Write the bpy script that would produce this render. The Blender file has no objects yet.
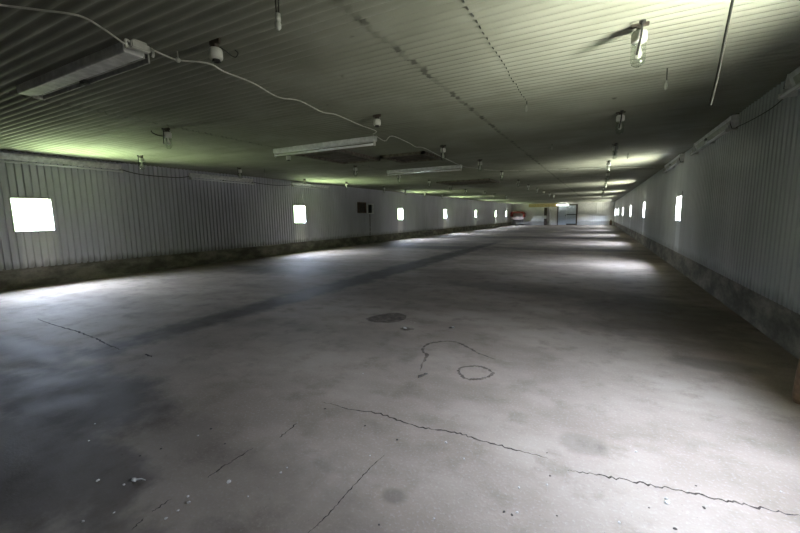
import bpy, bmesh, math, random
from mathutils import Vector, Matrix
random.seed(7)
C = bpy.context.scene.collection
PI = math.pi

# ------------------------------------------------------------------ dimensions (metres)
XL = -10.85                     # left wall sheet
def XR(y): return 1.735 - 0.378*(y/53.0)**2   # right wall sheet (the barn narrows slightly)
ZC = 2.84                       # underside of the ceiling sheets
Y0, Y1 = -4.0, 53.0             # near and far end walls
ZK = 0.43                       # top of the concrete plinth
WT = 0.07                       # wall thickness behind the sheet
WZ0, WZ1 = 1.20, 1.89           # window sill and head
WINL = [3.60, 11.83, 20.60, 28.10, 36.30, 44.20, 49.60]
WINR = [2.35, 11.80, 20.30, 28.40, 36.70, 44.20, 48.60, 50.60]  # the last one is added to brighten the far end
WW = 0.66

# ------------------------------------------------------------------ camera
F, YAW, PITCH, ROLL = 378.65, .4874, .1314, -.0140
cam_d = bpy.data.cameras.new('camera')
cam_d.sensor_fit = 'HORIZONTAL'; cam_d.sensor_width = 36.0
cam_d.lens = F/800.0*36.0
cam_d.clip_start = 0.05; cam_d.clip_end = 300
cam = bpy.data.objects.new('camera', cam_d); C.objects.link(cam)
cy, sy, cp, sp = math.cos(YAW), math.sin(YAW), math.cos(PITCH), math.sin(PITCH)
Fw = Vector((-sy*cp, cy*cp, -sp)); Rt = Vector((cy, sy, 0)); Up = Rt.cross(Fw)
R2 = math.cos(ROLL)*Rt + math.sin(ROLL)*Up
U2 = -math.sin(ROLL)*Rt + math.cos(ROLL)*Up
M = Matrix((R2, U2, -Fw)).transposed().to_4x4()
M.translation = Vector((0, 0, 1.40))
cam.matrix_world = M
bpy.context.scene.camera = cam

def at_z(px, py, z):
    """world point seen at a photo pixel, on the height z (used to measure places)"""
    d = R2*(px-400) + U2*(266.5-py) + Fw*F
    t = (z-1.40)/d.z
    return Vector((d.x*t, d.y*t, z))

# ------------------------------------------------------------------ materials
def new_mat(name):
    m = bpy.data.materials.new(name); m.use_nodes = True
    nt = m.node_tree; nt.nodes.clear()
    return m, nt, nt.nodes, nt.links
def N(nt, t, **kw):
    n = nt.nodes.new(t)
    for k, v in kw.items():
        if k.startswith('i_'):
            key = k[2:]; key = int(key) if key.isdigit() else key
            n.inputs[key].default_value = v
        else: setattr(n, k, v)
    return n
def math_n(nt, op, a, b=None, c=None, clamp=False):
    n = nt.nodes.new('ShaderNodeMath'); n.operation = op; n.use_clamp = clamp
    for i, v in enumerate((a, b, c)):
        if v is None: continue
        if isinstance(v, (int, float)): n.inputs[i].default_value = v
        else: nt.links.new(v, n.inputs[i])
    return n.outputs[0]
def mixc(nt, fac, a, b, mode='MIX'):
    n = nt.nodes.new('ShaderNodeMix'); n.data_type = 'RGBA'; n.blend_type = mode
    for i, v in ((0, fac), (6, a), (7, b)):
        if isinstance(v, (int, float)): n.inputs[i].default_value = v
        elif isinstance(v, tuple): n.inputs[i].default_value = (*v, 1) if len(v) == 3 else v
        else: nt.links.new(v, n.inputs[i])
    return n.outputs[2]
def ramp(nt, fac, a, b, lo=0.0, hi=1.0):
    n = nt.nodes.new('ShaderNodeMapRange'); n.interpolation_type = 'SMOOTHSTEP'
    n.inputs[1].default_value = a; n.inputs[2].default_value = b
    n.inputs[3].default_value = lo; n.inputs[4].default_value = hi
    nt.links.new(fac, n.inputs[0]); return n.outputs[0]
def noise(nt, vec, scale, detail=4, rough=.55):
    n = N(nt, 'ShaderNodeTexNoise', i_Scale=scale, i_Detail=detail, i_Roughness=rough)
    if vec is not None: nt.links.new(vec, n.inputs['Vector'])
    return n.outputs[0]
def pos(nt):
    g = nt.nodes.new('ShaderNodeNewGeometry'); return g.outputs['Position']
def stretch(nt, vec, s):
    n = nt.nodes.new('ShaderNodeVectorMath'); n.operation = 'MULTIPLY'
    nt.links.new(vec, n.inputs[0]); n.inputs[1].default_value = s; return n.outputs[0]
def xyz(nt, vec):
    n = nt.nodes.new('ShaderNodeSeparateXYZ'); nt.links.new(vec, n.inputs[0]); return n.outputs
def finish(m, nt, col, rough=.6, metal=0.0, bump=None, bump_d=.01, bump_s=.4, spec=.5):
    b = nt.nodes.new('ShaderNodeBsdfPrincipled'); o = nt.nodes.new('ShaderNodeOutputMaterial')
    for key, v in (('Base Color', col), ('Roughness', rough), ('Metallic', metal), ('Specular IOR Level', spec)):
        if isinstance(v, (int, float)): b.inputs[key].default_value = v
        elif isinstance(v, tuple): b.inputs[key].default_value = (*v, 1)
        else: nt.links.new(v, b.inputs[key])
    if bump is not None:
        bn = nt.nodes.new('ShaderNodeBump'); bn.inputs['Strength'].default_value = bump_s
        bn.inputs['Distance'].default_value = bump_d
        nt.links.new(bump, bn.inputs['Height']); nt.links.new(bn.outputs[0], b.inputs['Normal'])
    nt.links.new(b.outputs[0], o.inputs[0]); return m
def simple(name, col, rough=.5, metal=0.0, var=.15, scale=12, spec=.5):
    m, nt, _, _ = new_mat(name)
    p = pos(nt); n = noise(nt, p, scale)
    c = mixc(nt, ramp(nt, n, .35, .7), tuple(x*(1-var) for x in col), tuple(min(1, x*(1+var)) for x in col))
    return finish(m, nt, c, rough, metal, n, .003, .2, spec)

def floor_material():
    m, nt, nd, ln = new_mat('worn_concrete')
    p = pos(nt)
    big = noise(nt, stretch(nt, p, (.45, .8, 1)), 1.0, 5, .6)
    med = noise(nt, p, 3.2, 6, .65)
    fine = noise(nt, p, 60, 3, .6)
    c = mixc(nt, ramp(nt, big, .35, .68), (.200, .163, .132), (.318, .268, .224))
    c = mixc(nt, math_n(nt, 'MULTIPLY', ramp(nt, med, .48, .72), .6), c, (.142, .116, .090))
    c = mixc(nt, math_n(nt, 'MULTIPLY', ramp(nt, fine, .5, .78), .30), c, (.42, .40, .375))
    # specks of dirt
    sp_n = N(nt, 'ShaderNodeTexVoronoi', i_Scale=26.0); ln.new(p, sp_n.inputs['Vector'])
    c = mixc(nt, math_n(nt, 'MULTIPLY', ramp(nt, sp_n.outputs['Distance'], .10, .05), .35), c, (.08, .075, .07))
    S = xyz(nt, p)
    wob = math_n(nt, 'MULTIPLY', math_n(nt, 'SUBTRACT', noise(nt, p, 2.2, 5, .6), .5), 1.5)
    damp_and_shade = None  # mask shared by damp stains and painted shade
    # old wet stains, and floor shade put into the colour: centre x, y, half sizes, strength
    for (cx, cyy, rx, ry, st) in ((-4.75, 10.0, .38, 9.5, .8), (-3.75, 1.30, 1.1, .45, .85), (-5.6, 1.62, 1.5, .20, .6),
                                  (-2.9, .82, 1.1, .35, .8), (-2.1, 1.05, 1.5, .55, .38), (-2.9, 3.4, 1.6, .5, .22), (-1.42, .96, .22, .10, .5), (-.86, 1.52, .07, .06, .4),  # second one is painted shade, darkening the lower left against window light
                                  (-.03, 2.42, .12, .10, .3), (1.02, 4.3, .34, .17, .4), (-1.0, 7.4, 2.0, .5, .3),
                                  (-6.6, 15.8, 2.6, .8, .5), (-7.6, 7.6, 2.0, .8, .45), (.75, 6.2, .9, 1.3, .5),  # last one is light fall-off by the right wall, put into colour
                                  (-1.8, 16.5, 3.0, .7, .4), (-3.5, 24.5, 5.0, .9, .45)):
        dx = math_n(nt, 'DIVIDE', math_n(nt, 'SUBTRACT', S[0], cx), rx)
        dy = math_n(nt, 'DIVIDE', math_n(nt, 'SUBTRACT', S[1], cyy), ry)
        d = math_n(nt, 'SQRT', math_n(nt, 'ADD', math_n(nt, 'MULTIPLY', dx, dx), math_n(nt, 'MULTIPLY', dy, dy)))
        d = math_n(nt, 'ADD', d, wob)
        mk = ramp(nt, d, 1.35, .65, 0, st)
        damp_and_shade = mk if damp_and_shade is None else math_n(nt, 'MAXIMUM', damp_and_shade, mk)
    c = mixc(nt, damp_and_shade, c, (.040, .033, .026))
    rough = math_n(nt, 'SUBTRACT', ramp(nt, med, .3, .8, .68, .85), math_n(nt, 'MULTIPLY', damp_and_shade, .10))
    return finish(m, nt, c, rough, 0, math_n(nt, 'ADD', math_n(nt, 'MULTIPLY', med, .6), math_n(nt, 'MULTIPLY', fine, .25)), .012, .35, .14)

def ceiling_material():
    m, nt, nd, ln = new_mat('painted_ceiling_sheet')
    p = pos(nt); S = xyz(nt, p)
    big = noise(nt, p, .55, 4, .6)
    along = noise(nt, stretch(nt, p, (.5, 5, 1)), 1.0, 5, .65)
    c = mixc(nt, ramp(nt, big, .35, .7), (.225, .230, .190), (.312, .318, .268))
    c = mixc(nt, math_n(nt, 'MULTIPLY', ramp(nt, along, .5, .75), .45), c, (.17, .165, .135))
    # grime along the two sheet laps that run down the barn
    jag = math_n(nt, 'MULTIPLY', math_n(nt, 'SUBTRACT', noise(nt, stretch(nt, p, (1, 6, 1)), 2.0, 3), .5), .16)
    for (x0, w, st, th) in ((-1.66, .045, .7, .54), (-6.05, .03, .4, .5)):
        dd = math_n(nt, 'ABSOLUTE', math_n(nt, 'ADD', math_n(nt, 'SUBTRACT', S[0], x0), jag))
        mk = math_n(nt, 'MULTIPLY', ramp(nt, dd, w, w*.3), ramp(nt, noise(nt, stretch(nt, p, (.2, 7, 1)), 1.0, 2), th-.08, th+.08, .25, 1))
        c = mixc(nt, math_n(nt, 'MULTIPLY', mk, st), c, (.03, .03, .026))
    # blown rust spots
    vo = N(nt, 'ShaderNodeTexVoronoi', i_Scale=1.6); ln.new(p, vo.inputs['Vector'])
    spot = math_n(nt, 'MULTIPLY', ramp(nt, vo.outputs['Distance'], .07, .03), ramp(nt, noise(nt, p, .8), .52, .6))
    c = mixc(nt, math_n(nt, 'MULTIPLY', spot, .75), c, (.06, .055, .045))
    return finish(m, nt, c, ramp(nt, along, .3, .8, .60, .78), 0, None, spec=.3)

def wall_material(name, a, b, wins, xside):
    m, nt, nd, ln = new_mat(name)
    p = pos(nt); S = xyz(nt, p)
    big = noise(nt, stretch(nt, p, (1, .9, .35)), 1.0, 4, .6)
    c = mixc(nt, ramp(nt, big, .3, .72), a, b)
    run = noise(nt, stretch(nt, p, (1, 9, .5)), 1.0, 4, .6)
    c = mixc(nt, math_n(nt, 'MULTIPLY', ramp(nt, run, .5, .75), .35), c, tuple(x*.62 for x in a))
    # pale streaks below each window: reflected light put into the sheet colour
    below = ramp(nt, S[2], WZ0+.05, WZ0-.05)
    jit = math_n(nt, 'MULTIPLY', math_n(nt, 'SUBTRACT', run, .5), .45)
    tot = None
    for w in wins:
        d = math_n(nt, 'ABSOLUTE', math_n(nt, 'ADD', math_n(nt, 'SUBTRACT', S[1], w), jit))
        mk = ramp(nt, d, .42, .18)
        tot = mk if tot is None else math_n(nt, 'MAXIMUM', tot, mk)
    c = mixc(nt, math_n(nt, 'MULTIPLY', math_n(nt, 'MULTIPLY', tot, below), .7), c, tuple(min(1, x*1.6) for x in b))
    # dirt splashed along the bottom
    low = math_n(nt, 'ADD', S[2], math_n(nt, 'MULTIPLY', math_n(nt, 'SUBTRACT', run, .5), .35))
    c = mixc(nt, ramp(nt, low, ZK+.16, ZK-.02, 0, .55), c, (.12, .115, .10))
    return finish(m, nt, c, .42, 0, None, spec=.5)

def kerb_material():
    m, nt, nd, ln = new_mat('dirty_plinth_concrete')
    p = pos(nt)
    n1 = noise(nt, stretch(nt, p, (1, 1, 2.2)), 1.6, 6, .65); n2 = noise(nt, p, 14, 4, .6)
    c = mixc(nt, ramp(nt, n1, .35, .7), (.11, .102, .086), (.29, .268, .228))
    c = mixc(nt, math_n(nt, 'MULTIPLY', ramp(nt, n2, .5, .8), .4), c, (.05, .046, .040))
    return finish(m, nt, c, .85, 0, n2, .012, .5, .3)

def glass_material(name, tint=(1, 1, 1), gl=.10, rough=.03):
    m, nt, nd, ln = new_mat(name)
    t = N(nt, 'ShaderNodeBsdfTransparent'); t.inputs[0].default_value = (*tint, 1)
    g = N(nt, 'ShaderNodeBsdfGlossy'); g.inputs['Roughness'].default_value = rough
    fr = N(nt, 'ShaderNodeLayerWeight', i_Blend=.5)
    f = math_n(nt, 'ADD', math_n(nt, 'MULTIPLY', math_n(nt, 'POWER', fr.outputs['Facing'], 4.0), .7), gl, clamp=True)
    mx = N(nt, 'ShaderNodeMixShader'); o = N(nt, 'ShaderNodeOutputMaterial')
    ln.new(f, mx.inputs[0]); ln.new(t.outputs[0], mx.inputs[1]); ln.new(g.outputs[0], mx.inputs[2]); ln.new(mx.outputs[0], o.inputs[0])
    return m

def stain_material(name, col, amount):
    m, nt, nd, ln = new_mat(name)
    b = N(nt, 'ShaderNodeBsdfPrincipled'); b.inputs['Base Color'].default_value = (*col, 1); b.inputs['Roughness'].default_value = .9; b.inputs['Specular IOR Level'].default_value = .05
    t = N(nt, 'ShaderNodeBsdfTransparent'); mx = N(nt, 'ShaderNodeMixShader'); o = N(nt, 'ShaderNodeOutputMaterial')
    f = ramp(nt, noise(nt, pos(nt), 14, 4, .6), .32, .6, amount*.45, amount)
    ln.new(f, mx.inputs[0]); ln.new(t.outputs[0], mx.inputs[1]); ln.new(b.outputs[0], mx.inputs[2]); ln.new(mx.outputs[0], o.inputs[0])
    return m

def lit_material():
    m, nt, nd, ln = new_mat('lit_lamp_tube')
    e = N(nt, 'ShaderNodeEmission', i_Strength=100.0); e.inputs[0].default_value = (1, .97, .9, 1)
    o = N(nt, 'ShaderNodeOutputMaterial'); ln.new(e.outputs[0], o.inputs[0]); return m

MAT = dict(
    floor=floor_material(), ceiling=ceiling_material(),
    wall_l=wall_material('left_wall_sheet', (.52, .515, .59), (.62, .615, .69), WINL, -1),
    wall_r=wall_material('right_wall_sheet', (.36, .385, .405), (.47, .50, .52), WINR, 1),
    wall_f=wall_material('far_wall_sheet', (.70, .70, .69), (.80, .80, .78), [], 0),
    kerb=kerb_material(), roof=simple('roof_boards', (.10, .09, .08), .8),
    frame=simple('window_frame_paint', (.55, .56, .56), .5), pane=glass_material('window_glass', (.97, .98, 1.0), .02),
    lamp_paint=simple('lamp_housing_paint', (.80, .81, .83), .42, 0, .12), lamp_old=simple('dusty_lamp_housing', (.52, .53, .50), .6, 0, .2),
    lamp_mid=simple('grey_lamp_housing', (.58, .59, .60), .5, 0, .15), lamp_pale=simple('dull_white_lamp_housing', (.78, .78, .77), .5, 0, .15), lit_tube=lit_material(),
    tube=simple('lamp_tube_glass', (.88, .89, .90), .15, 0, .03), holder=simple('lampholder_plastic', (.62, .62, .60), .4),
    dark=simple('dark_metal', (.03, .03, .03), .55), porcelain=simple('porcelain', (.68, .68, .64), .35, 0, .1),
    jar=glass_material('jar_glass', (.90, .93, .90), .10, .06), bulb=simple('frosted_bulb', (.72, .72, .68), .25, 0, .05),
    cable=simple('pale_cable_sheath', (.62, .62, .57), .5), black_cable=simple('black_cable_sheath', (.03, .03, .026), .9),
    grey_cable=simple('grey_cable_sheath', (.30, .31, .27), .5),
    wood=simple('weathered_wood', (.24, .15, .09), .75, 0, .3), hatch_wood=simple('old_hatch_wood', (.15, .13, .105), .85, 0, .35), wood_dark=simple('dark_stained_wood', (.075, .06, .048), .8, 0, .3),
    rust=simple('rusted_metal', (.13, .085, .06), .75, 0, .35), black=simple('opening_black', (.008, .008, .008), .9),
    pale_crumb=simple('pale_rubble', (.42, .40, .37), .8), dark_crumb=simple('dark_dirt', (.05, .042, .035), .9),
    crack=stain_material('crack_dirt', (.05, .04, .035), .95), watermark=stain_material('brown_water_mark', (.08, .06, .05), .6),
    patch=stain_material('damp_patch', (.07, .055, .045), .48),
    door=simple('blue_grey_door_paint', (.40, .46, .53), .5), door_pale=simple('pale_door_paint', (.60, .60, .58), .5),
    red=simple('red_paint', (.24, .03, .025), .5, 0, .3), galv=simple('galvanised_metal', (.32, .33, .34), .45, .3), pink=simple('faded_pink_paint', (.62, .52, .49), .6),
    ochre=simple('ochre_timber', (.42, .34, .16), .7, 0, .25), grey_board=simple('grey_board', (.40, .42, .44), .7),
)

# ------------------------------------------------------------------ mesh helpers
def obj(name, bm, mat, parent=None, smooth=False, loc=None):
    bmesh.ops.recalc_face_normals(bm, faces=bm.faces)
    me = bpy.data.meshes.new(name); bm.to_mesh(me); bm.free()
    me.materials.append(MAT[mat] if isinstance(mat, str) else mat)
    if smooth:
        for f in me.polygons: f.use_smooth = True
    o = bpy.data.objects.new(name, me); C.objects.link(o)
    if parent: o.parent = parent
    if loc is not None: o.location = loc
    return o
def box(bm, x0, y0, z0, x1, y1, z1, bev=0):
    r = bmesh.ops.create_cube(bm, size=1.0)
    for v in r['verts']:
        v.co = Vector(((x0+x1)/2 + v.co.x*(x1-x0), (y0+y1)/2 + v.co.y*(y1-y0), (z0+z1)/2 + v.co.z*(z1-z0)))
    if bev:
        es = list({e for v in r['verts'] for e in v.link_edges})
        bmesh.ops.bevel(bm, geom=es, offset=bev, segments=2, affect='EDGES')
    return bm
def prism(bm, sec, x0, x1):
    """closed section in (y,z) swept along x"""
    a = [bm.verts.new((x0, y, z)) for y, z in sec]; b = [bm.verts.new((x1, y, z)) for y, z in sec]
    n = len(sec)
    for i in range(n): bm.faces.new((a[i], a[(i+1) % n], b[(i+1) % n], b[i]))
    bm.faces.new(a); bm.faces.new(list(reversed(b))); return bm
def lathe(bm, prof, seg=16, c=(0, 0, 0), axis='Z'):
    rings = []
    for r, z in prof:
        if r < 1e-5: rings.append([bm.verts.new((c[0], c[1], c[2]+z))])
        else: rings.append([bm.verts.new((c[0]+r*math.cos(2*PI*k/seg), c[1]+r*math.sin(2*PI*k/seg), c[2]+z)) for k in range(seg)])
    for a, b in zip(rings, rings[1:]):
        for k in range(seg):
            k2 = (k+1) % seg
            if len(a) == 1 and len(b) == 1: continue
            if len(a) == 1: bm.faces.new((a[0], b[k], b[k2]))
            elif len(b) == 1: bm.faces.new((a[k], a[k2], b[0]))
            else: bm.faces.new((a[k], a[k2], b[k2], b[k]))
    return bm
def tube(bm, pts, r, seg=8):
    pts = [Vector(p) for p in pts]; rings = []
    for i, p in enumerate(pts):
        t = (pts[min(i+1, len(pts)-1)] - pts[max(i-1, 0)]).normalized()
        u = t.cross(Vector((0, 0, 1)))
        if u.length < .05: u = t.cross(Vector((0, 1, 0)))
        u.normalize(); v = t.cross(u)
        rr = r[i] if isinstance(r, (list, tuple)) else r
        rings.append([bm.verts.new(p + u*rr*math.cos(2*PI*k/seg) + v*rr*math.sin(2*PI*k/seg)) for k in range(seg)])
    for a, b in zip(rings, rings[1:]):
        for k in range(seg): bm.faces.new((a[k], a[(k+1) % seg], b[(k+1) % seg], b[k]))
    bm.faces.new(rings[0]); bm.faces.new(list(reversed(rings[-1]))); return bm
def smooth_path(pts, n=6):
    pts = [Vector(p) for p in pts]; out = []
    for i in range(len(pts)-1):
        p0, p1, p2, p3 = pts[max(i-1, 0)], pts[i], pts[i+1], pts[min(i+2, len(pts)-1)]
        for k in range(n):
            t = k/n
            out.append(.5*((2*p1)+(p2-p0)*t+(2*p0-5*p1+4*p2-p3)*t*t+(3*p1-p0-3*p2+p3)*t**3))
    out.append(pts[-1]); return out
def B(): return bmesh.new()
def tag(o, label, cat, group=None):
    o['label'] = label; o['category'] = cat
    if group: o['group'] = group
    return o
def thing(name, label, cat, loc=(0, 0, 0), rotz=0, group=None):
    o = bpy.data.objects.new(name, None); C.objects.link(o)
    o.empty_display_size = .1
    o.location = loc; o.rotation_euler = (0, 0, rotz)
    return tag(o, label, cat, group)
def struct(o):
    o['kind'] = 'structure'; return o
def dup(root, loc, rotz=0, label=None, group=None):
    r = root.copy(); C.objects.link(r); r.location = loc; r.rotation_euler = (0, 0, rotz)
    if label: r['label'] = label
    if group: r['group'] = group
    for ch in list(root.children):
        c = ch.copy(); C.objects.link(c); c.parent = r
        for g in list(ch.children):
            d = g.copy(); C.objects.link(d); d.parent = c
    return r

# ------------------------------------------------------------------ the setting
bm = B()
box(bm, XL-WT-.3, Y0-.3, -.15, 2.3, Y1+.3, 0)
floor = struct(obj('floor', bm, 'floor'))

def corr(y0, y1, pitch, depth, cuts=()):
    """(y, depth) profile of a ribbed sheet: wide flats, narrow sunk grooves"""
    out = []; k = math.floor(y0/pitch)
    while k*pitch < y1:
        b = k*pitch
        for u, d in ((0, 0), (.60, 0), (.70, 1), (.90, 1)):
            y = b+u*pitch
            if y0 < y < y1: out.append((y, d*depth))
        k += 1
    def ev(y):
        u = (y/pitch) % 1
        return depth*(0 if u < .6 else (u-.6)/.1 if u < .7 else 1 if u < .9 else (1-u)/.1)
    for c in (y0, y1, *cuts): out.append((c, ev(c)))
    return sorted(out)

# ceiling: three runs of ribbed sheet lapped where they meet, roof boards above
bm = B()
prof = []
k = math.floor((Y0-.1)/.105)
while k*.105 < Y1+.1:
    for q in range(8): prof.append(((k+q/8)*.105, 0.034*((1-math.cos(2*PI*q/8))/2)**1.4))
    k += 1
for (xa, xb, dz) in ((XL-.08, -6.03, 0.0), (-6.07, -1.64, .007), (-1.68, 1.95, 0.0)):
    va = [bm.verts.new((xa, y, ZC+dz+d)) for y, d in prof]; vb = [bm.verts.new((xb, y, ZC+dz+d)) for y, d in prof]
    for i in range(len(prof)-1): bm.faces.new((va[i], vb[i], vb[i+1], va[i+1]))
for f in bm.faces: f.smooth = True
box(bm, XL-WT-.3, Y0-.3, ZC+.09, 2.3, Y1+.3, ZC+.16)
ceiling = struct(obj('ceiling', bm, 'ceiling'))

def side_wall(name, xf, sgn, wins, mat, wz, depth):
    """ribbed sheet facing the room and a solid skin behind it, both with the window holes"""
    bm = B()
    wins = [(w-WW/2, w+WW/2) for w in wins]
    cuts = [c for w in wins for c in w]
    prof = corr(Y0, Y1, .122, depth, cuts)
    zs = [ZK-.02, wz[0], wz[1], ZC+.06]
    rows = [[bm.verts.new((xf(y)+sgn*d, y, z)) for y, d in prof] for z in zs]
    for r in range(3):
        for i in range(len(prof)-1):
            ym = (prof[i][0]+prof[i+1][0])/2
            if r == 1 and any(a < ym < b for a, b in wins): continue
            bm.faces.new((rows[r][i], rows[r][i+1], rows[r+1][i+1], rows[r+1][i]))
    ys = sorted([Y0-.3, Y1+.3]+cuts)
    for j in range(len(ys)-1):
        ym = (ys[j]+ys[j+1])/2; hole = any(a < ym < b for a, b in wins)
        for (za, zb) in (((-.1, wz[0]), (wz[1], ZC+.12)) if hole else ((-.1, ZC+.12),)):
            for dx in (.042, WT+.01):
                bm.faces.new([bm.verts.new((xf(y)+sgn*dx, y, z)) for y, z in ((ys[j], za), (ys[j+1], za), (ys[j+1], zb), (ys[j], zb))])
    return struct(obj(name, bm, mat))
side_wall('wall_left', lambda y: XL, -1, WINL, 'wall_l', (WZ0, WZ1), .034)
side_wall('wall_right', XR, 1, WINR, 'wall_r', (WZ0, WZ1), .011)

# concrete plinths under the side walls, slightly behind the sheets, with a rough top edge
def plinth(name, xf, sgn):
    bm = B(); ys = [Y0 + i*.25 for i in range(int((Y1-Y0)/.25)+1)]
    sec = ((.30, -.02), (-.006, -.02), (.004, .10), (.012, ZK-.06), (.022, ZK), (.30, ZK))
    rows = []
    for y in ys:
        rows.append([bm.verts.new((xf(y)+sgn*(dx+(random.uniform(-.006, .006) if 0 < k < 5 else 0)), y, z+(random.uniform(-.012, .008) if k in (3, 4) else 0))) for k, (dx, z) in enumerate(sec)])
    for a, b in zip(rows, rows[1:]):
        for k in range(len(sec)): bm.faces.new((a[k], a[(k+1) % 6], b[(k+1) % 6], b[k]))
    bm.faces.new(rows[0]); bm.faces.new(list(reversed(rows[-1])))
    return struct(obj(name, bm, 'kerb'))
plinth('baseboard_left', lambda y: XL, -1)
plinth('baseboard_right', XR, 1)

# windows: frame lining the wall, glass pane
nwin = 0
def window(xf, sgn, yc, head=0):
    global nwin
    nwin += 1
    x = xf(yc); bm = B()
    h = WW/2
    xi, xo = x-sgn*.014, x+sgn*(WT+.01)
    xa, xb = min(xi, xo), max(xi, xo)
    t = .022
    box(bm, xa, yc-h-t, WZ0-t, xb, yc-h+.004, WZ1+t); box(bm, xa, yc+h-.004, WZ0-t, xb, yc+h+t, WZ1+t)
    box(bm, xa, yc-h, WZ0-t, xb, yc+h, WZ0+.004); box(bm, xa, yc-h, WZ1-.004, xb, yc+h, WZ1+t)
    fr = struct(obj('window_%d' % nwin, bm, 'frame'))
    bm = B(); px = x+sgn*(WT-.02)
    box(bm, px-.003, yc-h, WZ0, px+.003, yc+h, WZ1)
    obj('pane', bm, 'pane', fr)
    if head:
        bm = B(); box(bm, xa-.004, yc-h-t, WZ1-head, xb, yc+h+t, WZ1+t); obj('head_board', bm, 'grey_board', fr)
    bm = B()
    # light entry for the sampler: the glazed opening itself
    L = bpy.data.lights.new('window_opening', 'AREA'); L.shape = 'RECTANGLE'; L.size = WW; L.size_y = WZ1-WZ0
    L.cycles.is_portal = True
    lo = bpy.data.objects.new('window_opening', L); C.objects.link(lo)
    lo.location = (x+sgn*(WT+.0), yc, (WZ0+WZ1)/2)
    lo.rotation_euler = (0, PI/2*sgn, 0) if False else Vector((-sgn, 0, 0)).to_track_quat('-Z', 'Z').to_euler()
    bm.free()
for w in WINL: window(lambda y: XL, -1, w)
for w in WINR: window(XR, 1, w, .085 if 10 < w < 13 else 0)  # the last right window is an added one

# end walls
def end_wall(name, y, sgn, mat):
    bm = B(); prof = corr(XL-.1, 1.95, .20, .02)
    z0, z1 = -.02, ZC+.08
    a = [bm.verts.new((x, y+sgn*d, z0)) for x, d in prof]; b = [bm.verts.new((x, y+sgn*d, z1)) for x, d in prof]
    for i in range(len(prof)-1): bm.faces.new((a[i], a[i+1], b[i+1], b[i]))
    box(bm, XL-WT-.3, min(y+sgn*.05, y+sgn*.2), -.1, 2.3, max(y+sgn*.05, y+sgn*.2), ZC+.12)
    return struct(obj(name, bm, mat))
end_wall('wall_far', Y1, 1, 'wall_f')
end_wall('wall_near', Y0, -1, 'wall_l')

# far door: pale leaf pushed aside, blue grey leaf, framed right leaf with a cross bar
yf = Y1-.03
bm = B()
for x0, x1, z0, z1 in ((-5.05, -4.95, 0, 2.5), (-2.86, -2.70, 0, 2.62), (-5.05, -2.70, 2.5, 2.62)): box(bm, x0, yf-.10, z0, x1, yf, z1)
dr = struct(obj('door_1', bm, 'wood_dark'))
bm = B(); box(bm, -4.95, yf-.07, .03, -3.97, yf-.01, 2.5, .01); leaf = obj('door_leaf', bm, 'door', dr)
bm = B(); box(bm, -4.10, yf-.12, 1.15, -4.04, yf-.07, 1.35); obj('door_handle', bm, 'dark', leaf)
bm = B(); box(bm, -3.95, yf-.06, .03, -2.86, yf-.01, 2.5, .01); leaf = obj('door_leaf', bm, 'door', dr)
bm = B(); box(bm, -3.95, yf-.10, 1.28, -2.86, yf-.05, 1.40); box(bm, -3.95, yf-.09, .03, -2.86, yf-.05, .20); obj('cross_bar', bm, 'dark', leaf)
bm = B(); box(bm, -6.05, yf-.05, .03, -5.07, yf, 2.45, .01)
for z in (.5, 1.9): box(bm, -6.05, yf-.075, z, -5.07, yf-.05, z+.09)
o = struct(obj('door_2', bm, 'door_pale'))
bm = B(); box(bm, -8.6, yf-.09, 2.36, -5.1, yf, 2.80)
o = struct(obj('trim_1', bm, 'ochre'))
bm = B(); box(bm, -2.65, yf-.03, 1.45, -.55, yf, 2.78)
for x in (-2.65, -.62): box(bm, x, yf-.05, 1.40, x+.07, yf, 2.78)
box(bm, -2.65, yf-.05, 1.40, -.55, yf, 1.48)
o = struct(obj('trim_2', bm, 'door_pale'))

# cracks and water marks in the floor: parts of the floor
def ribbon(name, px, width, mat, closed=False, jag=.010, z=.0015, sub=7):
    pts = [at_z(a, b, 0) for a, b in px]
    if closed: pts.append(pts[0].copy())
    fine = smooth_path(pts, sub)
    bm = B(); L = []; R = []
    n = len(fine)
    for i, p in enumerate(fine):
        if closed and i == n-1: break
        t = fine[min(i+1, n-1)]-fine[max(i-1, 0)]; t.z = 0; t.normalize()
        nn = Vector((-t.y, t.x, 0))
        w = width*random.uniform(.45, 1.25) * (1 if closed else min(1, .25+4*min(i, n-1-i)/n))
        q = p + nn*random.uniform(-jag, jag); q.z = z
        L.append(bm.verts.new(q+nn*w/2)); R.append(bm.verts.new(q-nn*w/2))
    m = len(L)
    for i in range(m if closed else m-1):
        j = (i+1) % m; bm.faces.new((L[i], L[j], R[j], R[i]))
    return struct(obj(name, bm, mat, floor))
def sh(pts, s, ox, oy): return [(x/s+ox, y/s+oy) for x, y in pts]
ribbon('crack', [(322, 402), (345, 408), (380, 414), (400, 421), (420, 427), (440, 430), (460, 434), (480, 440), (505, 447), (525, 453), (548, 458)], .013, 'crack')
ribbon('crack', [(568, 471), (590, 474), (612, 478), (640, 483), (665, 488), (690, 493), (722, 500), (745, 505), (775, 511), (806, 518)], .014, 'crack')
ribbon('crack', [(37, 319), (57, 326), (72, 330), (87, 335), (101, 341), (109, 345), (121, 350)], .022, 'crack')
ribbon('crack', [(145, 354), (152, 357)], .022, 'crack')
ribbon('crack', [(306, 535), (322, 521), (335, 507), (349, 491), (360, 479), (372, 466), (386, 454)], .006, 'crack', jag=.004)
ribbon('crack', [(208, 478), (222, 467), (233, 461), (253, 448)], .009, 'crack', jag=.006)
ribbon('crack', [(279, 438), (289, 430), (297, 423)], .008, 'crack', jag=.006)
ribbon('crack', [(152, 512), (161, 506), (171, 499)], .007, 'crack', jag=.005)
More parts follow.
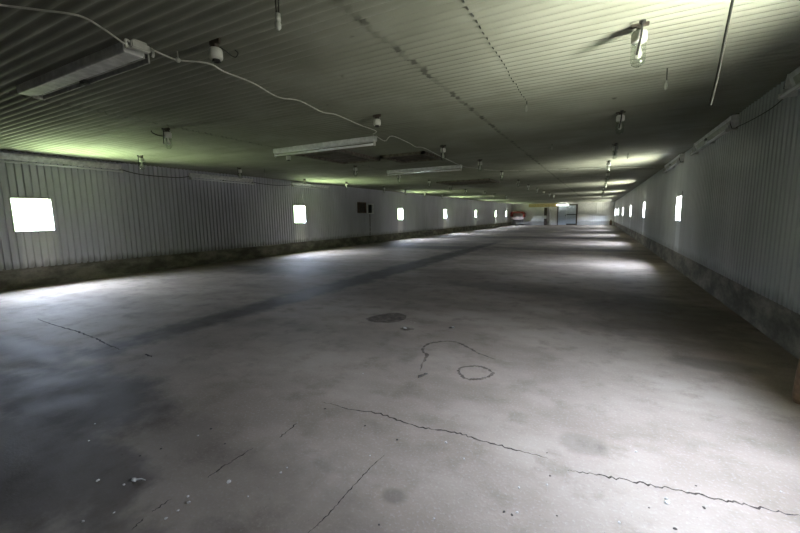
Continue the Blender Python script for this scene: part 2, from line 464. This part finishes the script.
ribbon('crack', [(132, 530), (137, 525), (144, 518)], .007, 'crack', jag=.005)
ribbon('water_mark', sh([(575, 430), (605, 412), (665, 405), (720, 415), (758, 440), (730, 465), (680, 475), (625, 475), (595, 455)], 5.33, 350, 290), .030, 'watermark', True, .010)
ribbon('water_mark', sh([(375, 430), (385, 395), (410, 350), (388, 325), (405, 295), (450, 280), (530, 273), (585, 285), (640, 312), (690, 340), (775, 370)], 5.33, 350, 290), .034, 'watermark', False, .006)
def blot(px, mat='patch'):
    pts = smooth_path([at_z(a, b, 0) for a, b in px + [px[0]]], 5)[:-1]
    bm = B(); bm.faces.new([bm.verts.new((p.x+random.uniform(-.008, .008), p.y+random.uniform(-.008, .008), .0015)) for p in pts])
    return struct(obj('damp_patch', bm, mat, floor))
blot(sh([(80, 155), (120, 140), (190, 126), (260, 123), (303, 143), (270, 165), (200, 175), (120, 170)], 5.33, 350, 290))
blot(sh([(265, 205), (300, 200), (345, 208), (310, 216), (280, 215)], 5.33, 350, 290))

# ------------------------------------------------------------------ strip lights
def strip_light(name, label, length, kind, loc, rotz, group, with_tube=True, paint='lamp_paint', lit=False):
    t = thing(name, label, 'strip light', loc, rotz, group)
    h = length/2
    if kind == 'ceiling':
        sec = [(-.060, .03), (.060, .03), (.060, -.02), (.050, -.060), (-.050, -.060), (-.060, -.02)]; ty, tz = -.010, -.108
    elif kind == 'old':
        sec = [(-.080, .03), (.085, .03), (.085, -.030), (.070, -.058), (-.072, -.058), (-.080, -.040)]; ty, tz = .10, -.07
    elif kind == 'left':
        sec = [(0, 0), (0, -.125), (.02, -.125), (.095, -.035), (.095, 0)]; ty, tz = .11, -.180
    else:
        sec = [(0, 0), (0, -.17), (.025, -.17), (.075, -.05), (.085, 0)]; ty, tz = .120, -.215
    bm = B(); prism(bm, sec, -h, h); bmesh.ops.bevel(bm, geom=bm.edges[:], offset=.004, segments=1, affect='EDGES')
    obj('housing', bm, paint, t)
    if with_tube:
        bm = B(); tube(bm, [(-h+.03, ty, tz), (h-.03, ty, tz)], .021, 12); obj('lamp_tube', bm, 'lit_tube' if lit else 'tube', t, True)
    for s in ((-1,) if kind == 'old' else (-1, 1)):
        bm = B(); xx = s*(h-.018)
        if kind == 'ceiling': box(bm, xx-.014, ty-.026, tz-.028, xx+.014, ty+.026, -.055, .005)
        elif kind == 'old': box(bm, xx-.014, .04, -.075, xx+.014, .15, .02, .005)
        else:
            box(bm, xx-.014, ty-.026, tz-.026, xx+.014, ty+.026, tz+.03, .005); box(bm, xx-.012, .0, tz-.012, xx+.012, ty, tz+.07)
        obj('lampholder', bm, 'holder', t)
    if kind != 'old':
        bm = B(); box(bm, -.035, ty-.012, tz-.012, .035, ty+.008, tz+.055, .004)
        if kind != 'ceiling': box(bm, -.02, .0, tz, .02, ty, tz+.06)
        obj('tube_clip', bm, 'lamp_old', t)
    if kind == 'right':
        bm = B(); prism(bm, [(.036, -.150), (.030, -.166), (.068, -.072), (.074, -.060)], -h+.10, h-.10); obj('channel', bm, 'grey_cable', t)
        bm = B(); box(bm, .3, .058, -.105, .42, .085, -.06, .004); obj('starter', bm, 'dark', t)
        for s in (-1, 1):
            bm = B(); prism(bm, [(0, .005), (0, -.205), (.075, -.205), (.10, -.13), (.090, .005)], s*h-.008, s*h+.008); obj('end_plate', bm, 'lamp_pale', t)
            bm = B(); tube(bm, [(s*(h+.004), y_, z_) for y_, z_ in ((.004, .0), (.088, .0), (.098, -.13), (.074, -.20), (.004, -.20))], .007, 6); obj('shadow_gap', bm, 'dark', t)  # dark outline stands for the shadow gap around the plate
    return t
G1 = 'strip lights under the ceiling'
f1 = strip_light('ceiling_strip_light', 'long grey strip light without its tube, under the near left ceiling', 2.10, 'old', (-4.58, 1.955, ZC-.012), 0, G1, False, 'lamp_pale')
# its empty channel beside the housing and the broken starter in the middle
bm = B(); box(bm, -1.03, .085, -.05, 1.03, .10, .02); box(bm, -1.03, .125, -.075, 1.03, .14, .02); obj('side_rail', bm, 'lamp_old', f1)
bm = B(); box(bm, -1.03, .10, -.03, 1.03, .125, .0); obj('empty_channel', bm, 'dark', f1)  # dark colour holds the shade inside the empty slot
bm = B(); box(bm, -.06, .07, -.088, .03, .13, -.05, .006); obj('starter', bm, 'dark', f1)
f2 = strip_light('ceiling_strip_light', 'white strip light with tube under the ceiling beside a dark wooden hatch', 2.50, 'ceiling', (-4.95, 6.10, ZC-.02), 0, G1)
f3 = strip_light('ceiling_strip_light', 'white strip light farther down the barn, third from the camera on the ceiling', 2.45, 'ceiling', (-4.86, 10.73, ZC-.02), 0, G1)
G2 = 'strip lights along the wall tops'
strip_light('wall_strip_light', 'strip light above the large nearest window on the left wall', 2.30, 'left', (XL, 4.25, ZC-.045), -PI/2, G2, True, 'lamp_pale')
strip_light('wall_strip_light', 'second strip light from the camera along the top of the left wall', 2.32, 'left', (XL, 8.36, ZC-.08), -PI/2, G2, True, 'lamp_pale')
strip_light('wall_strip_light', 'third strip light along the left wall top, above the second window', 2.30, 'left', (XL, 12.57, ZC-.03), -PI/2, G2, True, 'lamp_pale')
strip_light('wall_strip_light', 'strip light on the right wall cut off by the right edge of the photo', 2.30, 'right', (XR(4.4), 4.45, ZC-.03), PI/2, G2, True, 'lamp_mid')
strip_light('wall_strip_light', 'dark outlined strip light high on the right wall, the nearest wholly in view', 2.65, 'right', (XR(8.8), 8.82, ZC-.01), PI/2, G2, True, 'lamp_mid')
strip_light('wall_strip_light', 'smaller looking strip light farther along the right wall top', 2.65, 'right', (XR(12.9), 12.95, ZC-.01), PI/2, G2, True, 'lamp_mid')
t = strip_light('wall_strip_light', 'white strip light over the blue grey door in the far wall', 1.4, 'left', (-4.45, Y1-.02, 2.72), PI, G2, True, 'lamp_paint', True)

# white connector block hooked on the end of the nearest strip light
cb = thing('cord_connector', 'white plastic connector block hooked on the right end of the empty strip light', 'connector', tuple(at_z(139.5, 47, ZC-.05)))
q0, q1 = at_z(129, 43.5, ZC-.05), at_z(151, 51.5, ZC-.05); cb.rotation_euler.z = math.atan2(q1.y-q0.y, q1.x-q0.x)
bm = B(); box(bm, -.075, -.028, -.028, .075, .028, .026, .008); box(bm, -.055, -.020, .026, .055, .020, .045, .006); obj('housing', bm, 'porcelain', cb)
for s in (-1, 1):
    bm = B(); tube(bm, smooth_path([(s*.072, 0, .012), (s*.098, 0, .018), (s*.108, 0, -.01), (s*.100, 0, -.042)], 4), .011, 8); obj('clip', bm, 'porcelain', cb, True)

# ------------------------------------------------------------------ jar lamps
def make_jar_lamp(name, label, jar=True, bracket=True):
    t = thing(name, label, 'lamp', (0, 0, 0), 0, 'jar lamps on the ceiling')
    bm = B(); box(bm, -.062, -.012, -.012, .062, .012, .03, .003); box(bm, -.022, -.022, -.06, .022, .022, -.010, .003); obj('bracket', bm, 'wood_dark', t)
    bm = B(); lathe(bm, [(0, -.045), (.046, -.045), (.054, -.06), (.054, -.112), (.048, -.128), (0, -.128)], 18); obj('socket', bm, 'porcelain', t, True)
    if jar:
        bm = B(); lathe(bm, [(.046, -.125), (.052, -.135), (.052, -.25), (.044, -.285), (.022, -.303), (0, -.307)], 18); obj('glass_jar', bm, 'jar', t, True)
        bm = B(); lathe(bm, [(.014, -.13), (.015, -.155), (.026, -.19), (.028, -.215), (.018, -.240), (0, -.247)], 14); obj('bulb', bm, 'bulb', t, True)
    else:
        bm = B(); lathe(bm, [(0, -.13), (.03, -.13), (.034, -.148), (.022, -.150), (.020, -.138), (0, -.138)], 16); obj('collar', bm, 'dark', t, True)
    return t
ZL = ZC
ordinal = ['first', 'second', 'third', 'fourth', 'fifth', 'sixth', 'seventh', 'eighth']
jar0 = make_jar_lamp('ceiling_jar_lamp', '')
bare0 = make_jar_lamp('ceiling_socket_lamp', '', False)
first = {True: True, False: True}
def lamp(x, y, label, jar=True, rot=0.0):
    src = jar0 if jar else bare0
    if first[jar]:
        src.location = (x, y, ZL); src.rotation_euler = (0, 0, rot); src['label'] = label; first[jar] = False; return src
    return dup(src, (x, y, ZL), rot, label)
# row nearest the right wall
a = lamp(.19, 3.66, 'large glass jar lamp nearest the camera, with a dark rod hooked over its socket')
bm = B(); tube(bm, [(.012, -.075, .01), (.01, -.07, -.10), (-.012, -.066, -.235)], .008, 8); lathe(bm, [(0, .012), (.022, .012), (.022, -.012), (0, -.012)], 10, (.012, -.075, -.004)); obj('hook_rod', bm, 'dark', a)
lamp(.17, 6.51, 'jar lamp next behind the large one with the rod, near the right wall')
for i, y in enumerate((9.36, 12.23, 15.41)):
    lamp((.18, .10, .12)[i], y, ordinal[i+2]+' jar lamp from the camera in the row nearest the right wall')
# row beside the white cable
lamp(-2.89, 2.25, 'white bare socket without a jar, nearest the camera beside the white cable', False)
lamp(-2.94, 4.90, 'small bare white socket above the right end of the second strip light', False)
lamp(-2.99, 7.63, 'jar lamp just behind the second wooden ceiling hatch, beside the white cable')
lamp(-2.90, 10.05, 'jar lamp beside the right end of the third ceiling strip light')
for i, y in enumerate((12.95, 16.6)): lamp(-3.0-.15*i, y, ('first', 'second')[i]+' jar lamp past the third strip light, in the row along the white cable')
# row in line with the left ends of the ceiling strip lights
lamp(-6.25, 3.86, 'jar lamp with a curled black wire beside it, on the green lit ceiling')
lamp(-6.35, 6.65, 'bare socket by the left end of the strip light beside the hatch', False)
lamp(-6.27, 9.20, 'jar lamp just behind the nearest wooden ceiling hatch')
lamp(-6.20, 11.73, 'jar lamp under the left end of the third ceiling strip light')
lamp(-6.22, 14.35, 'jar lamp behind and right of the third strip light\'s left end')
# row along the left wall
lamp(-9.32, 5.10, 'jar lamp over the right end of the first left wall strip light')
lamp(-9.26, 7.72, 'jar lamp over the right part of the second left wall strip light')
lamp(-9.95, 11.20, 'bare socket high above the second window of the left wall', False)
lamp(-9.39, 13.10, 'jar lamp just right of the third left wall strip light')
for i, (x, y) in enumerate(((.1, 18.3), (.1, 21.2), (.05, 24.1), (0, 27.0), (0, 30), (0, 33), (-3.2, 19.4), (-3.2, 22.2), (-3.2, 25), (-3.2, 27.8), (-3.2, 30.6),
                            (-6.3, 17.0), (-6.7, 20.5), (-6.4, 23.3), (-6.5, 26.3), (-6.4, 29.2), (-9.4, 16.2), (-9.5, 18.7), (-9.54, 21.3), (-9.5, 24.1))):
    o = lamp(x, y, 'tiny looking jar lamp far down the ceiling'); o['group'] = 'far jar lamps on the ceiling'

# curled black wire by the jar lamp on the green lit ceiling
bm = B(); p = Vector((-6.25, 3.86, ZC-.05))
tube(bm, smooth_path([p+Vector(v) for v in ((0, 0, 0), (-.10, .03, -.03), (-.22, .04, -.02), (-.30, .0, .0), (-.32, -.06, .03), (-.28, -.09, .065))], 6), .008, 8)
tag(obj('hanging_wire', bm, 'black_cable', smooth=True), 'curled black wire end sticking out beside the jar lamp on green ceiling', 'wire')
bm = B()
tube(bm, smooth_path([at_z(220, 47, ZC-.01), at_z(227, 52, ZC-.02), at_z(232, 56, ZC-.02), at_z(236, 57, ZC-.02), at_z(238, 53, ZC-.01), at_z(235, 50, ZC+.02)], 6), .0045, 8)
tag(obj('hanging_wire', bm, 'black_cable', smooth=True), 'thin dark wire loop right of the nearest bare white socket', 'wire')

# hanging small sockets
def drop(x, y, length, label, big=1.0):
    t = thing('hanging_socket', label, 'socket', (x, y, ZC), 0, 'small sockets hanging from the ceiling')
    bm = B(); tube(bm, [(0, 0, .02), (.003, 0, -length)], .005, 6); obj('wire', bm, 'black_cable', t)
    bm = B(); lathe(bm, [(0, -length+.01), (.010*big, -length), (.016*big, -length-.035), (.018*big, -length-.06), (.012*big, -length-.085), (0, -length-.09)], 12); obj('socket_body', bm, 'grey_cable', t, True)
    return t
drop(.51, 4.83, .12, 'small pear shaped socket on a short wire between the two nearest jar lamps')
drop(.49, 10.9, .06, 'small dark socket hanging right of the third jar lamp near right wall')
drop(-.93, 5.32, .03, 'tiny white socket at the end of the dark dashed wire on the ceiling')
drop(-.98, 8.63, .03, 'tiny pale socket alone in the middle of the shaded ceiling')
drop(-8.85, 8.26, .10, 'tiny pale socket above the gap between the second and third wall strip lights')
t = thing('hanging_bulb', 'small bulb hanging on two thin wires at the top edge of the photo', 'bulb', (-1.96, 2.02, ZC))
bm = B()
for s in (-.016, .016): tube(bm, [(s, 0, .02), (s*.6, 0, -.12)], .004, 6)
obj('twin_wire', bm, 'black_cable', t)
bm = B(); lathe(bm, [(0, -.10), (.018, -.10), (.020, -.145), (0, -.145)], 12); obj('socket', bm, 'lamp_old', t, True)
bm = B(); lathe(bm, [(.010, -.14), (.020, -.165), (.020, -.185), (.010, -.20), (0, -.203)], 12); obj('bulb', bm, 'lamp_old', t, True)

# ------------------------------------------------------------------ cables
def cable(name, pts, r, mat, label, cat='cable', n=5):
    bm = B(); tube(bm, smooth_path(pts, n), r, 8)
    return tag(obj(name, bm, mat, smooth=True), label, cat)
zc = 2.775
main = [at_z(*p, zc) for p in [(-30, 0), (0, 5), (40, 10), (80, 16), (105, 30), (122, 42), (129, 46)]] 
main2 = [at_z(*p, zc) for p in [(151, 49), (164, 55), (178, 60), (200, 62), (213, 65), (225, 72), (253, 83), (278, 97), (300, 101), (322, 112), (337, 115), (360, 125), (376, 131), (373, 134)]]
main3 = [at_z(*p, zc) for p in [(376, 136), (385, 141), (392, 136), (409, 143), (416, 147), (424, 148), (440, 156), (455, 163), (461, 165.5), (466, 167), (475, 168), (482, 169)]]
cable('hanging_cable', main, .007, 'cable', 'pale cable from the upper left corner to the white connector block')
cable('hanging_cable', main2, .007, 'cable', 'long pale cable sagging from the connector block to the second strip light')
cable('hanging_cable', main3, .0075, 'cable', 'pale cable between the right ends of the second and third ceiling strip lights')
bm = B(); p = at_z(178, 60, zc)
bmesh.ops.create_icosphere(bm, subdivisions=2, radius=.022, matrix=Matrix.Translation(p))
tube(bm, [p, (p.x, p.y, ZC+.015)], .005, 6)
tag(obj('hanging_cable_tie', bm, 'cable', smooth=True), 'small knot tying the pale cable to the ceiling right of the connector block', 'cable tie')
cable('cable', [at_z(*p, 2.79) for p in [(482, 169.5), (500, 170.5), (540, 170), (600, 168.5), (655, 167)]], .009, 'grey_cable', 'thin grey cable crossing the ceiling towards the right wall in the distance')
# dashed dark wire lying in the ribs
bm = B(); pts = []
y = 2.3
while y < 5.32:
    pts.append((-.90-.012*(y-2.3)+random.uniform(-.010, .010), y, ZC+.014)); y += .09
tube(bm, pts, .005, 6)
tag(obj('hanging_wire', bm, 'black_cable', smooth=True), 'dark dashed wire along the ceiling from the top edge to a tiny socket', 'wire')
# dark cable hanging down at the upper right
cable('hanging_cable', [(.58, 2.6, ZC+.01), (.553, 2.6, 2.68), (.535, 2.6, 2.52), (.522, 2.6, 2.40), (.508, 2.6, 2.25), (.494, 2.6, 2.10), (.475, 2.6, 1.955)], [.0065]*31, 'black_cable', 'stiff dark cable hanging down from the ceiling near the right wall')
# cables between the wall strip lights
xl = XL+.03
cable('cable', [(xl, 5.38, 2.68), (xl, 5.8, 2.60), (xl, 6.4, 2.585), (xl, 6.9, 2.60), (xl, 7.22, 2.66)], .010, 'black_cable', 'black cable sagging between the first two strip lights on the left wall')
cable('cable', [(xl, 9.5, 2.66), (xl, 9.9, 2.63), (xl, 10.6, 2.62), (xl, 11.2, 2.66), (xl, 11.45, 2.70)], .010, 'black_cable', 'black cable between the second and third strip lights on the left wall')
cable('cable', [(XR(5.6)-.03, 5.6, 2.66), (XR(6)-.028, 6.1, 2.60), (XR(6.8)-.028, 6.8, 2.605), (XR(7.4)-.03, 7.52, 2.64)], .005, 'black_cable', 'dark cable along the top of the right wall between two strip lights')

# ------------------------------------------------------------------ wooden ceiling hatches
def hatch(x0, y0, x1, y1, label):
    t = thing('ceiling_hatch', label, 'hatch', ((x0+x1)/2, (y0+y1)/2, ZC), 0, 'wooden hatches in the ceiling')
    a, b = (x1-x0)/2, (y1-y0)/2; w = .09
    bm = B(); box(bm, -a+w, -b+w, -.012, a-w, b-w, .02)
    for k in range(1, 5): box(bm, -a+w, -b+w+k*(2*b-2*w)/5-.006, -.020, a-w, -b+w+k*(2*b-2*w)/5+.006, -.010)
    obj('panel', bm, 'wood_dark', t)
    for n, (u0, v0, u1, v1) in enumerate(((-a, -b, a, -b+w), (-a, b-w, a, b), (-a, -b, -a+w, b), (a-w, -b, a, b))):
        bm = B(); box(bm, u0, v0, -.05, u1, v1, .03, .004); obj('frame_board', bm, 'hatch_wood', t)
    return t
hatch(-6.15, 6.62, -5.0, 8.45, 'dark wooden hatch in the ceiling right behind the second strip light')
hatch(-4.75, 8.0, -3.6, 9.15, 'dark wooden ceiling hatch in front of the third strip light')
hatch(-6.3, 15.3, -4.0, 17.0, 'dark wooden ceiling hatch beyond the third strip light')

# ------------------------------------------------------------------ wall vents on the left wall
t = thing('wall_vent', 'rusty brown slatted vent on the left wall, the left one of two', 'vent', (XL, 16.35, 1.60))
bm = B()
for y0, z0, y1, z1 in ((-.36, 0, -.29, .54), (.29, 0, .36, .54), (-.36, 0, .36, .06), (-.36, .48, .36, .54)): box(bm, -.01, y0, z0, .07, y1, z1)
obj('frame', bm, 'rust', t)
bm = B(); box(bm, .0, -.29, .06, .012, .29, .48)
for k in range(5): prism_pts = box(bm, .012, -.29, .09+k*.08, .05, .29, .105+k*.08)
obj('slats', bm, 'wood_dark', t)
t = thing('wall_vent', 'black square vent opening with a pale edge on the left wall', 'vent', (XL, 17.10, 1.55))
bm = B()
for y0, z0, y1, z1 in ((-.30, 0, -.24, .54), (.22, 0, .30, .54), (-.30, 0, .30, .05), (-.30, .49, .30, .54)): box(bm, -.01, y0, z0, .09, y1, z1)
obj('frame', bm, 'lamp_paint', t)
bm = B(); box(bm, .0, -.24, .05, .014, .22, .49); obj('opening_shade', bm, 'black', t)  # black sheet stands for the unlit inside of the opening
cable('cable', [(XL+.03, 17.1, 1.56), (XL+.028, 17.1, 1.0), (XL+.03, 17.08, .6), (XL+.03, 17.08, .44)], .02, 'black_cable', 'black cable running down the left wall below the vents')

# ------------------------------------------------------------------ things by the far wall
yb = Y1-.75
t = thing('feed_hopper', 'red rimmed hopper on grey legs in the far left corner', 'hopper', (-9.85, yb, 0))
bm = B(); prism(bm, [(-.4, 1.15), (.4, 1.15), (.25, .75), (-.25, .75)], -.72, .78); obj('bin', bm, 'pink', t)
bm = B()
pts = [(-.88, 1.16), (-.90, 1.62), (-.72, 1.82), (0, 1.86), (.7, 1.80), (.92, 1.62), (.92, 1.10), (.70, 1.10), (.68, 1.50), (.45, 1.62), (-.5, 1.64), (-.66, 1.52), (-.68, 1.16)]
va = [bm.verts.new((x, -.42, z)) for x, z in pts]; vb = [bm.verts.new((x, .42, z)) for x, z in pts]
for i in range(len(pts)): bm.faces.new((va[i], va[(i+1) % len(pts)], vb[(i+1) % len(pts)], vb[i]))
bm.faces.new(va); bm.faces.new(list(reversed(vb))); obj('rim', bm, 'red', t)
for sx in (-.62, .62):
    for s2 in (-.3, .3):
        bm = B(); box(bm, sx-.035, s2-.035, 0, sx+.035, s2+.035, 1.16); obj('leg', bm, 'galv', t)
bm = B(); box(bm, -.78, -.42, .05, .85, .42, .16); obj('base_tray', bm, 'dark', t)
t = thing('wooden_post', 'dark wooden post with a white box against the far wall', 'post', (-6.45, Y1-.22, 0))
bm = B(); box(bm, -.17, -.08, 0, .17, .08, 2.28, .01); obj('shaft', bm, 'wood_dark', t)
bm = B(); box(bm, -.16, -.16, .85, .14, -.08, 1.25, .01); obj('white_box', bm, 'porcelain', t)
bm = B(); box(bm, -.13, -.13, 0, .13, .13, .5, .02); lathe(bm, [(.10, .5), (.06, .56), (.06, .66), (0, .66)], 12)
tag(obj('gas_bottle', bm, 'rust', smooth=False, loc=(1.02, Y1-.5, 0)), 'small dark upright canister in the far right corner', 'canister')

# board leaning by the right plinth at the photo's right edge
t = thing('wooden_post', 'reddish brown post stub at the right edge of the photo by the plinth', 'post', tuple(at_z(804, 403, 0)))
bm = B(); lathe(bm, [(0, 0), (.060, 0), (.066, .05), (.060, .22), (.052, .33), (.03, .36), (0, .365)], 14); obj('stub', bm, 'wood', t, True)

# ------------------------------------------------------------------ crumbs on the floor
def crumb_bm(s, flat=.55):
    bm = B(); bmesh.ops.create_icosphere(bm, subdivisions=2, radius=s)
    for v in bm.verts:
        k = random.uniform(.72, 1.15); v.co = Vector((v.co.x*k*1.25, v.co.y*k, v.co.z*k*flat))
    zmin = min(v.co.z for v in bm.verts)
    for v in bm.verts: v.co.z -= zmin
    return bm
def put(name, px, s, mat, label, group=None, flat=.55, cat='crumb'):
    p = at_z(px[0], px[1], 0)
    o = obj(name, crumb_bm(s, flat), mat, loc=(p.x, p.y, 0)); o.rotation_euler = (0, 0, random.uniform(0, 6.28))
    return tag(o, label, cat, group)
GP, GD = 'pale crumbs on the floor', 'dark crumbs on the floor'
pale = [(95, 424), (89, 441), (98, 481), (124, 485), (198, 436), (248, 497), (188, 497), (166, 519), (114, 513), (83, 522), (178, 511), (287, 468), (281, 473),
        (370, 456), (434, 519), (464, 459), (446, 443), (519, 488), (547, 485), (517, 513), (619, 523), (781, 492), (636, 452), (411, 322), (415, 323), (363, 374), (189, 503), (666, 499)]
for q in pale: put('rubble_crumb', q, random.uniform(.0045, .008), 'pale_crumb', 'tiny pale crumb of rubble on the bare concrete floor', GP)
darkc = [(211, 429), (225, 444), (140, 456), (161, 449), (397, 440), (365, 426), (379, 525), (547, 453), (550, 476), (504, 512), (512, 515), (557, 516), (649, 508),
         (675, 529), (696, 486), (704, 508), (325, 409), (447, 317), (357, 266), (366, 268), (379, 267), (122, 455)]
for q in darkc: put('dirt_crumb', q, random.uniform(.004, .008), 'dark_crumb', 'tiny dark crumb of dirt on the bare concrete floor', GD, .35)
put('rubble_crumb', (405, 329), .022, 'pale_crumb', 'white stone chip lying in the small dark stain by the oval damp patch', flat=.6, cat='stone')
put('rubble_crumb', (453, 328), .018, 'pale_crumb', 'pale stone chip with a dark bit beside it, above the large water mark', flat=.6, cat='stone')
put('dirt_crumb', (450.5, 328.3), .020, 'dark_crumb', 'dark bit right beside the pale chip above the large water mark', flat=.4)
put('rubble_crumb', (667, 503), .013, 'pale_crumb', 'pale flake below the long crack at the lower right', flat=.3, cat='flake')
put('plaster_flake', (229, 482), .012, 'pale_crumb', 'flat pale plaster flake below the broken crack at lower left', flat=.25, cat='flake')
p = at_z(134, 481, 0)
bm = crumb_bm(.014); tube(bm, [(0, 0, .006), (.03, .022, .008), (.055, .03, .004)], [.006, .004, .002], 6)
tag(obj('feather', bm, 'pale_crumb', loc=(p.x, p.y, 0)), 'pale feather like scrap with a tail on the dark lower left floor', 'scrap')
p = Vector((0, 0, 0)); tw = [at_z(*q, .006) for q in ((418.5, 377.2), (421, 376), (423.5, 375.2), (425, 374.2), (427.5, 373.6))]
bm = B(); tube(bm, tw, [.007, .013, .009, .012, .005], 6); tube(bm, [tw[1], at_z(418.5, 375.6, .006)], .006, 6)
tag(obj('twig', bm, 'dark_crumb', loc=(0, 0, 0)), 'dark forked twig at the lower end of the large water mark', 'twig')

# ------------------------------------------------------------------ daylight
w = bpy.data.worlds.new('daylight'); bpy.context.scene.world = w; w.use_nodes = True
nt = w.node_tree; nt.nodes.clear()
tc = nt.nodes.new('ShaderNodeTexCoord'); S = xyz(nt, tc.outputs['Generated'])
side = ramp(nt, S[0], -.15, .15)
# bright overcast sky, strongest overhead; an added dark belt of trees and hedges low down concentrates the floor patches; grass left, dry yard right
sky = mixc(nt, ramp(nt, S[2], .08, .80), (.62, .70, .84), (2.35, 2.65, 3.20))
added_trees = mixc(nt, side, (.060, .080, .045), (.070, .078, .055))
# grass on the left, a dry pale yard on the right; the open ground close to the walls is the brightest
ground = mixc(nt, side, (.80, 1.02, .50), (1.6, 1.6, 1.26))
ground = mixc(nt, 1.0, ground, mixc(nt, ramp(nt, S[1], -.65, .35), (2.0, 2.0, 2.0), (.35, .35, .35)), 'MULTIPLY')
ground = mixc(nt, 1.0, ground, mixc(nt, ramp(nt, S[2], -.80, -.15), (1.6, 1.6, 1.6), (.20, .20, .20)), 'MULTIPLY')
low = math_n(nt, 'SUBTRACT', S[2], math_n(nt, 'MULTIPLY', side, .08))
col = mixc(nt, ramp(nt, low, .02, .18), added_trees, sky)
col = mixc(nt, ramp(nt, S[2], -.12, -.03), ground, col)
bg = nt.nodes.new('ShaderNodeBackground'); nt.links.new(col, bg.inputs[0]); bg.inputs[1].default_value = 60.0
wo = nt.nodes.new('ShaderNodeOutputWorld'); nt.links.new(bg.outputs[0], wo.inputs[0])
w.cycles.sampling_method = 'MANUAL'; w.cycles.sample_map_resolution = 256

# ------------------------------------------------------------------ view
sc = bpy.context.scene
sc.view_settings.view_transform = 'Standard'; sc.view_settings.look = 'None'
sc.view_settings.exposure = 1.0; sc.view_settings.gamma = 1.0; sc.view_settings.use_curve_mapping = False
cyc = sc.cycles
cyc.use_denoising = True
try: cyc.denoiser = 'OPENIMAGEDENOISE'
except Exception: pass
cyc.max_bounces = 12; cyc.diffuse_bounces = 8; cyc.glossy_bounces = 4; cyc.transparent_max_bounces = 16
cyc.sample_clamp_indirect = 8.0; cyc.caustics_reflective = False; cyc.caustics_refractive = False
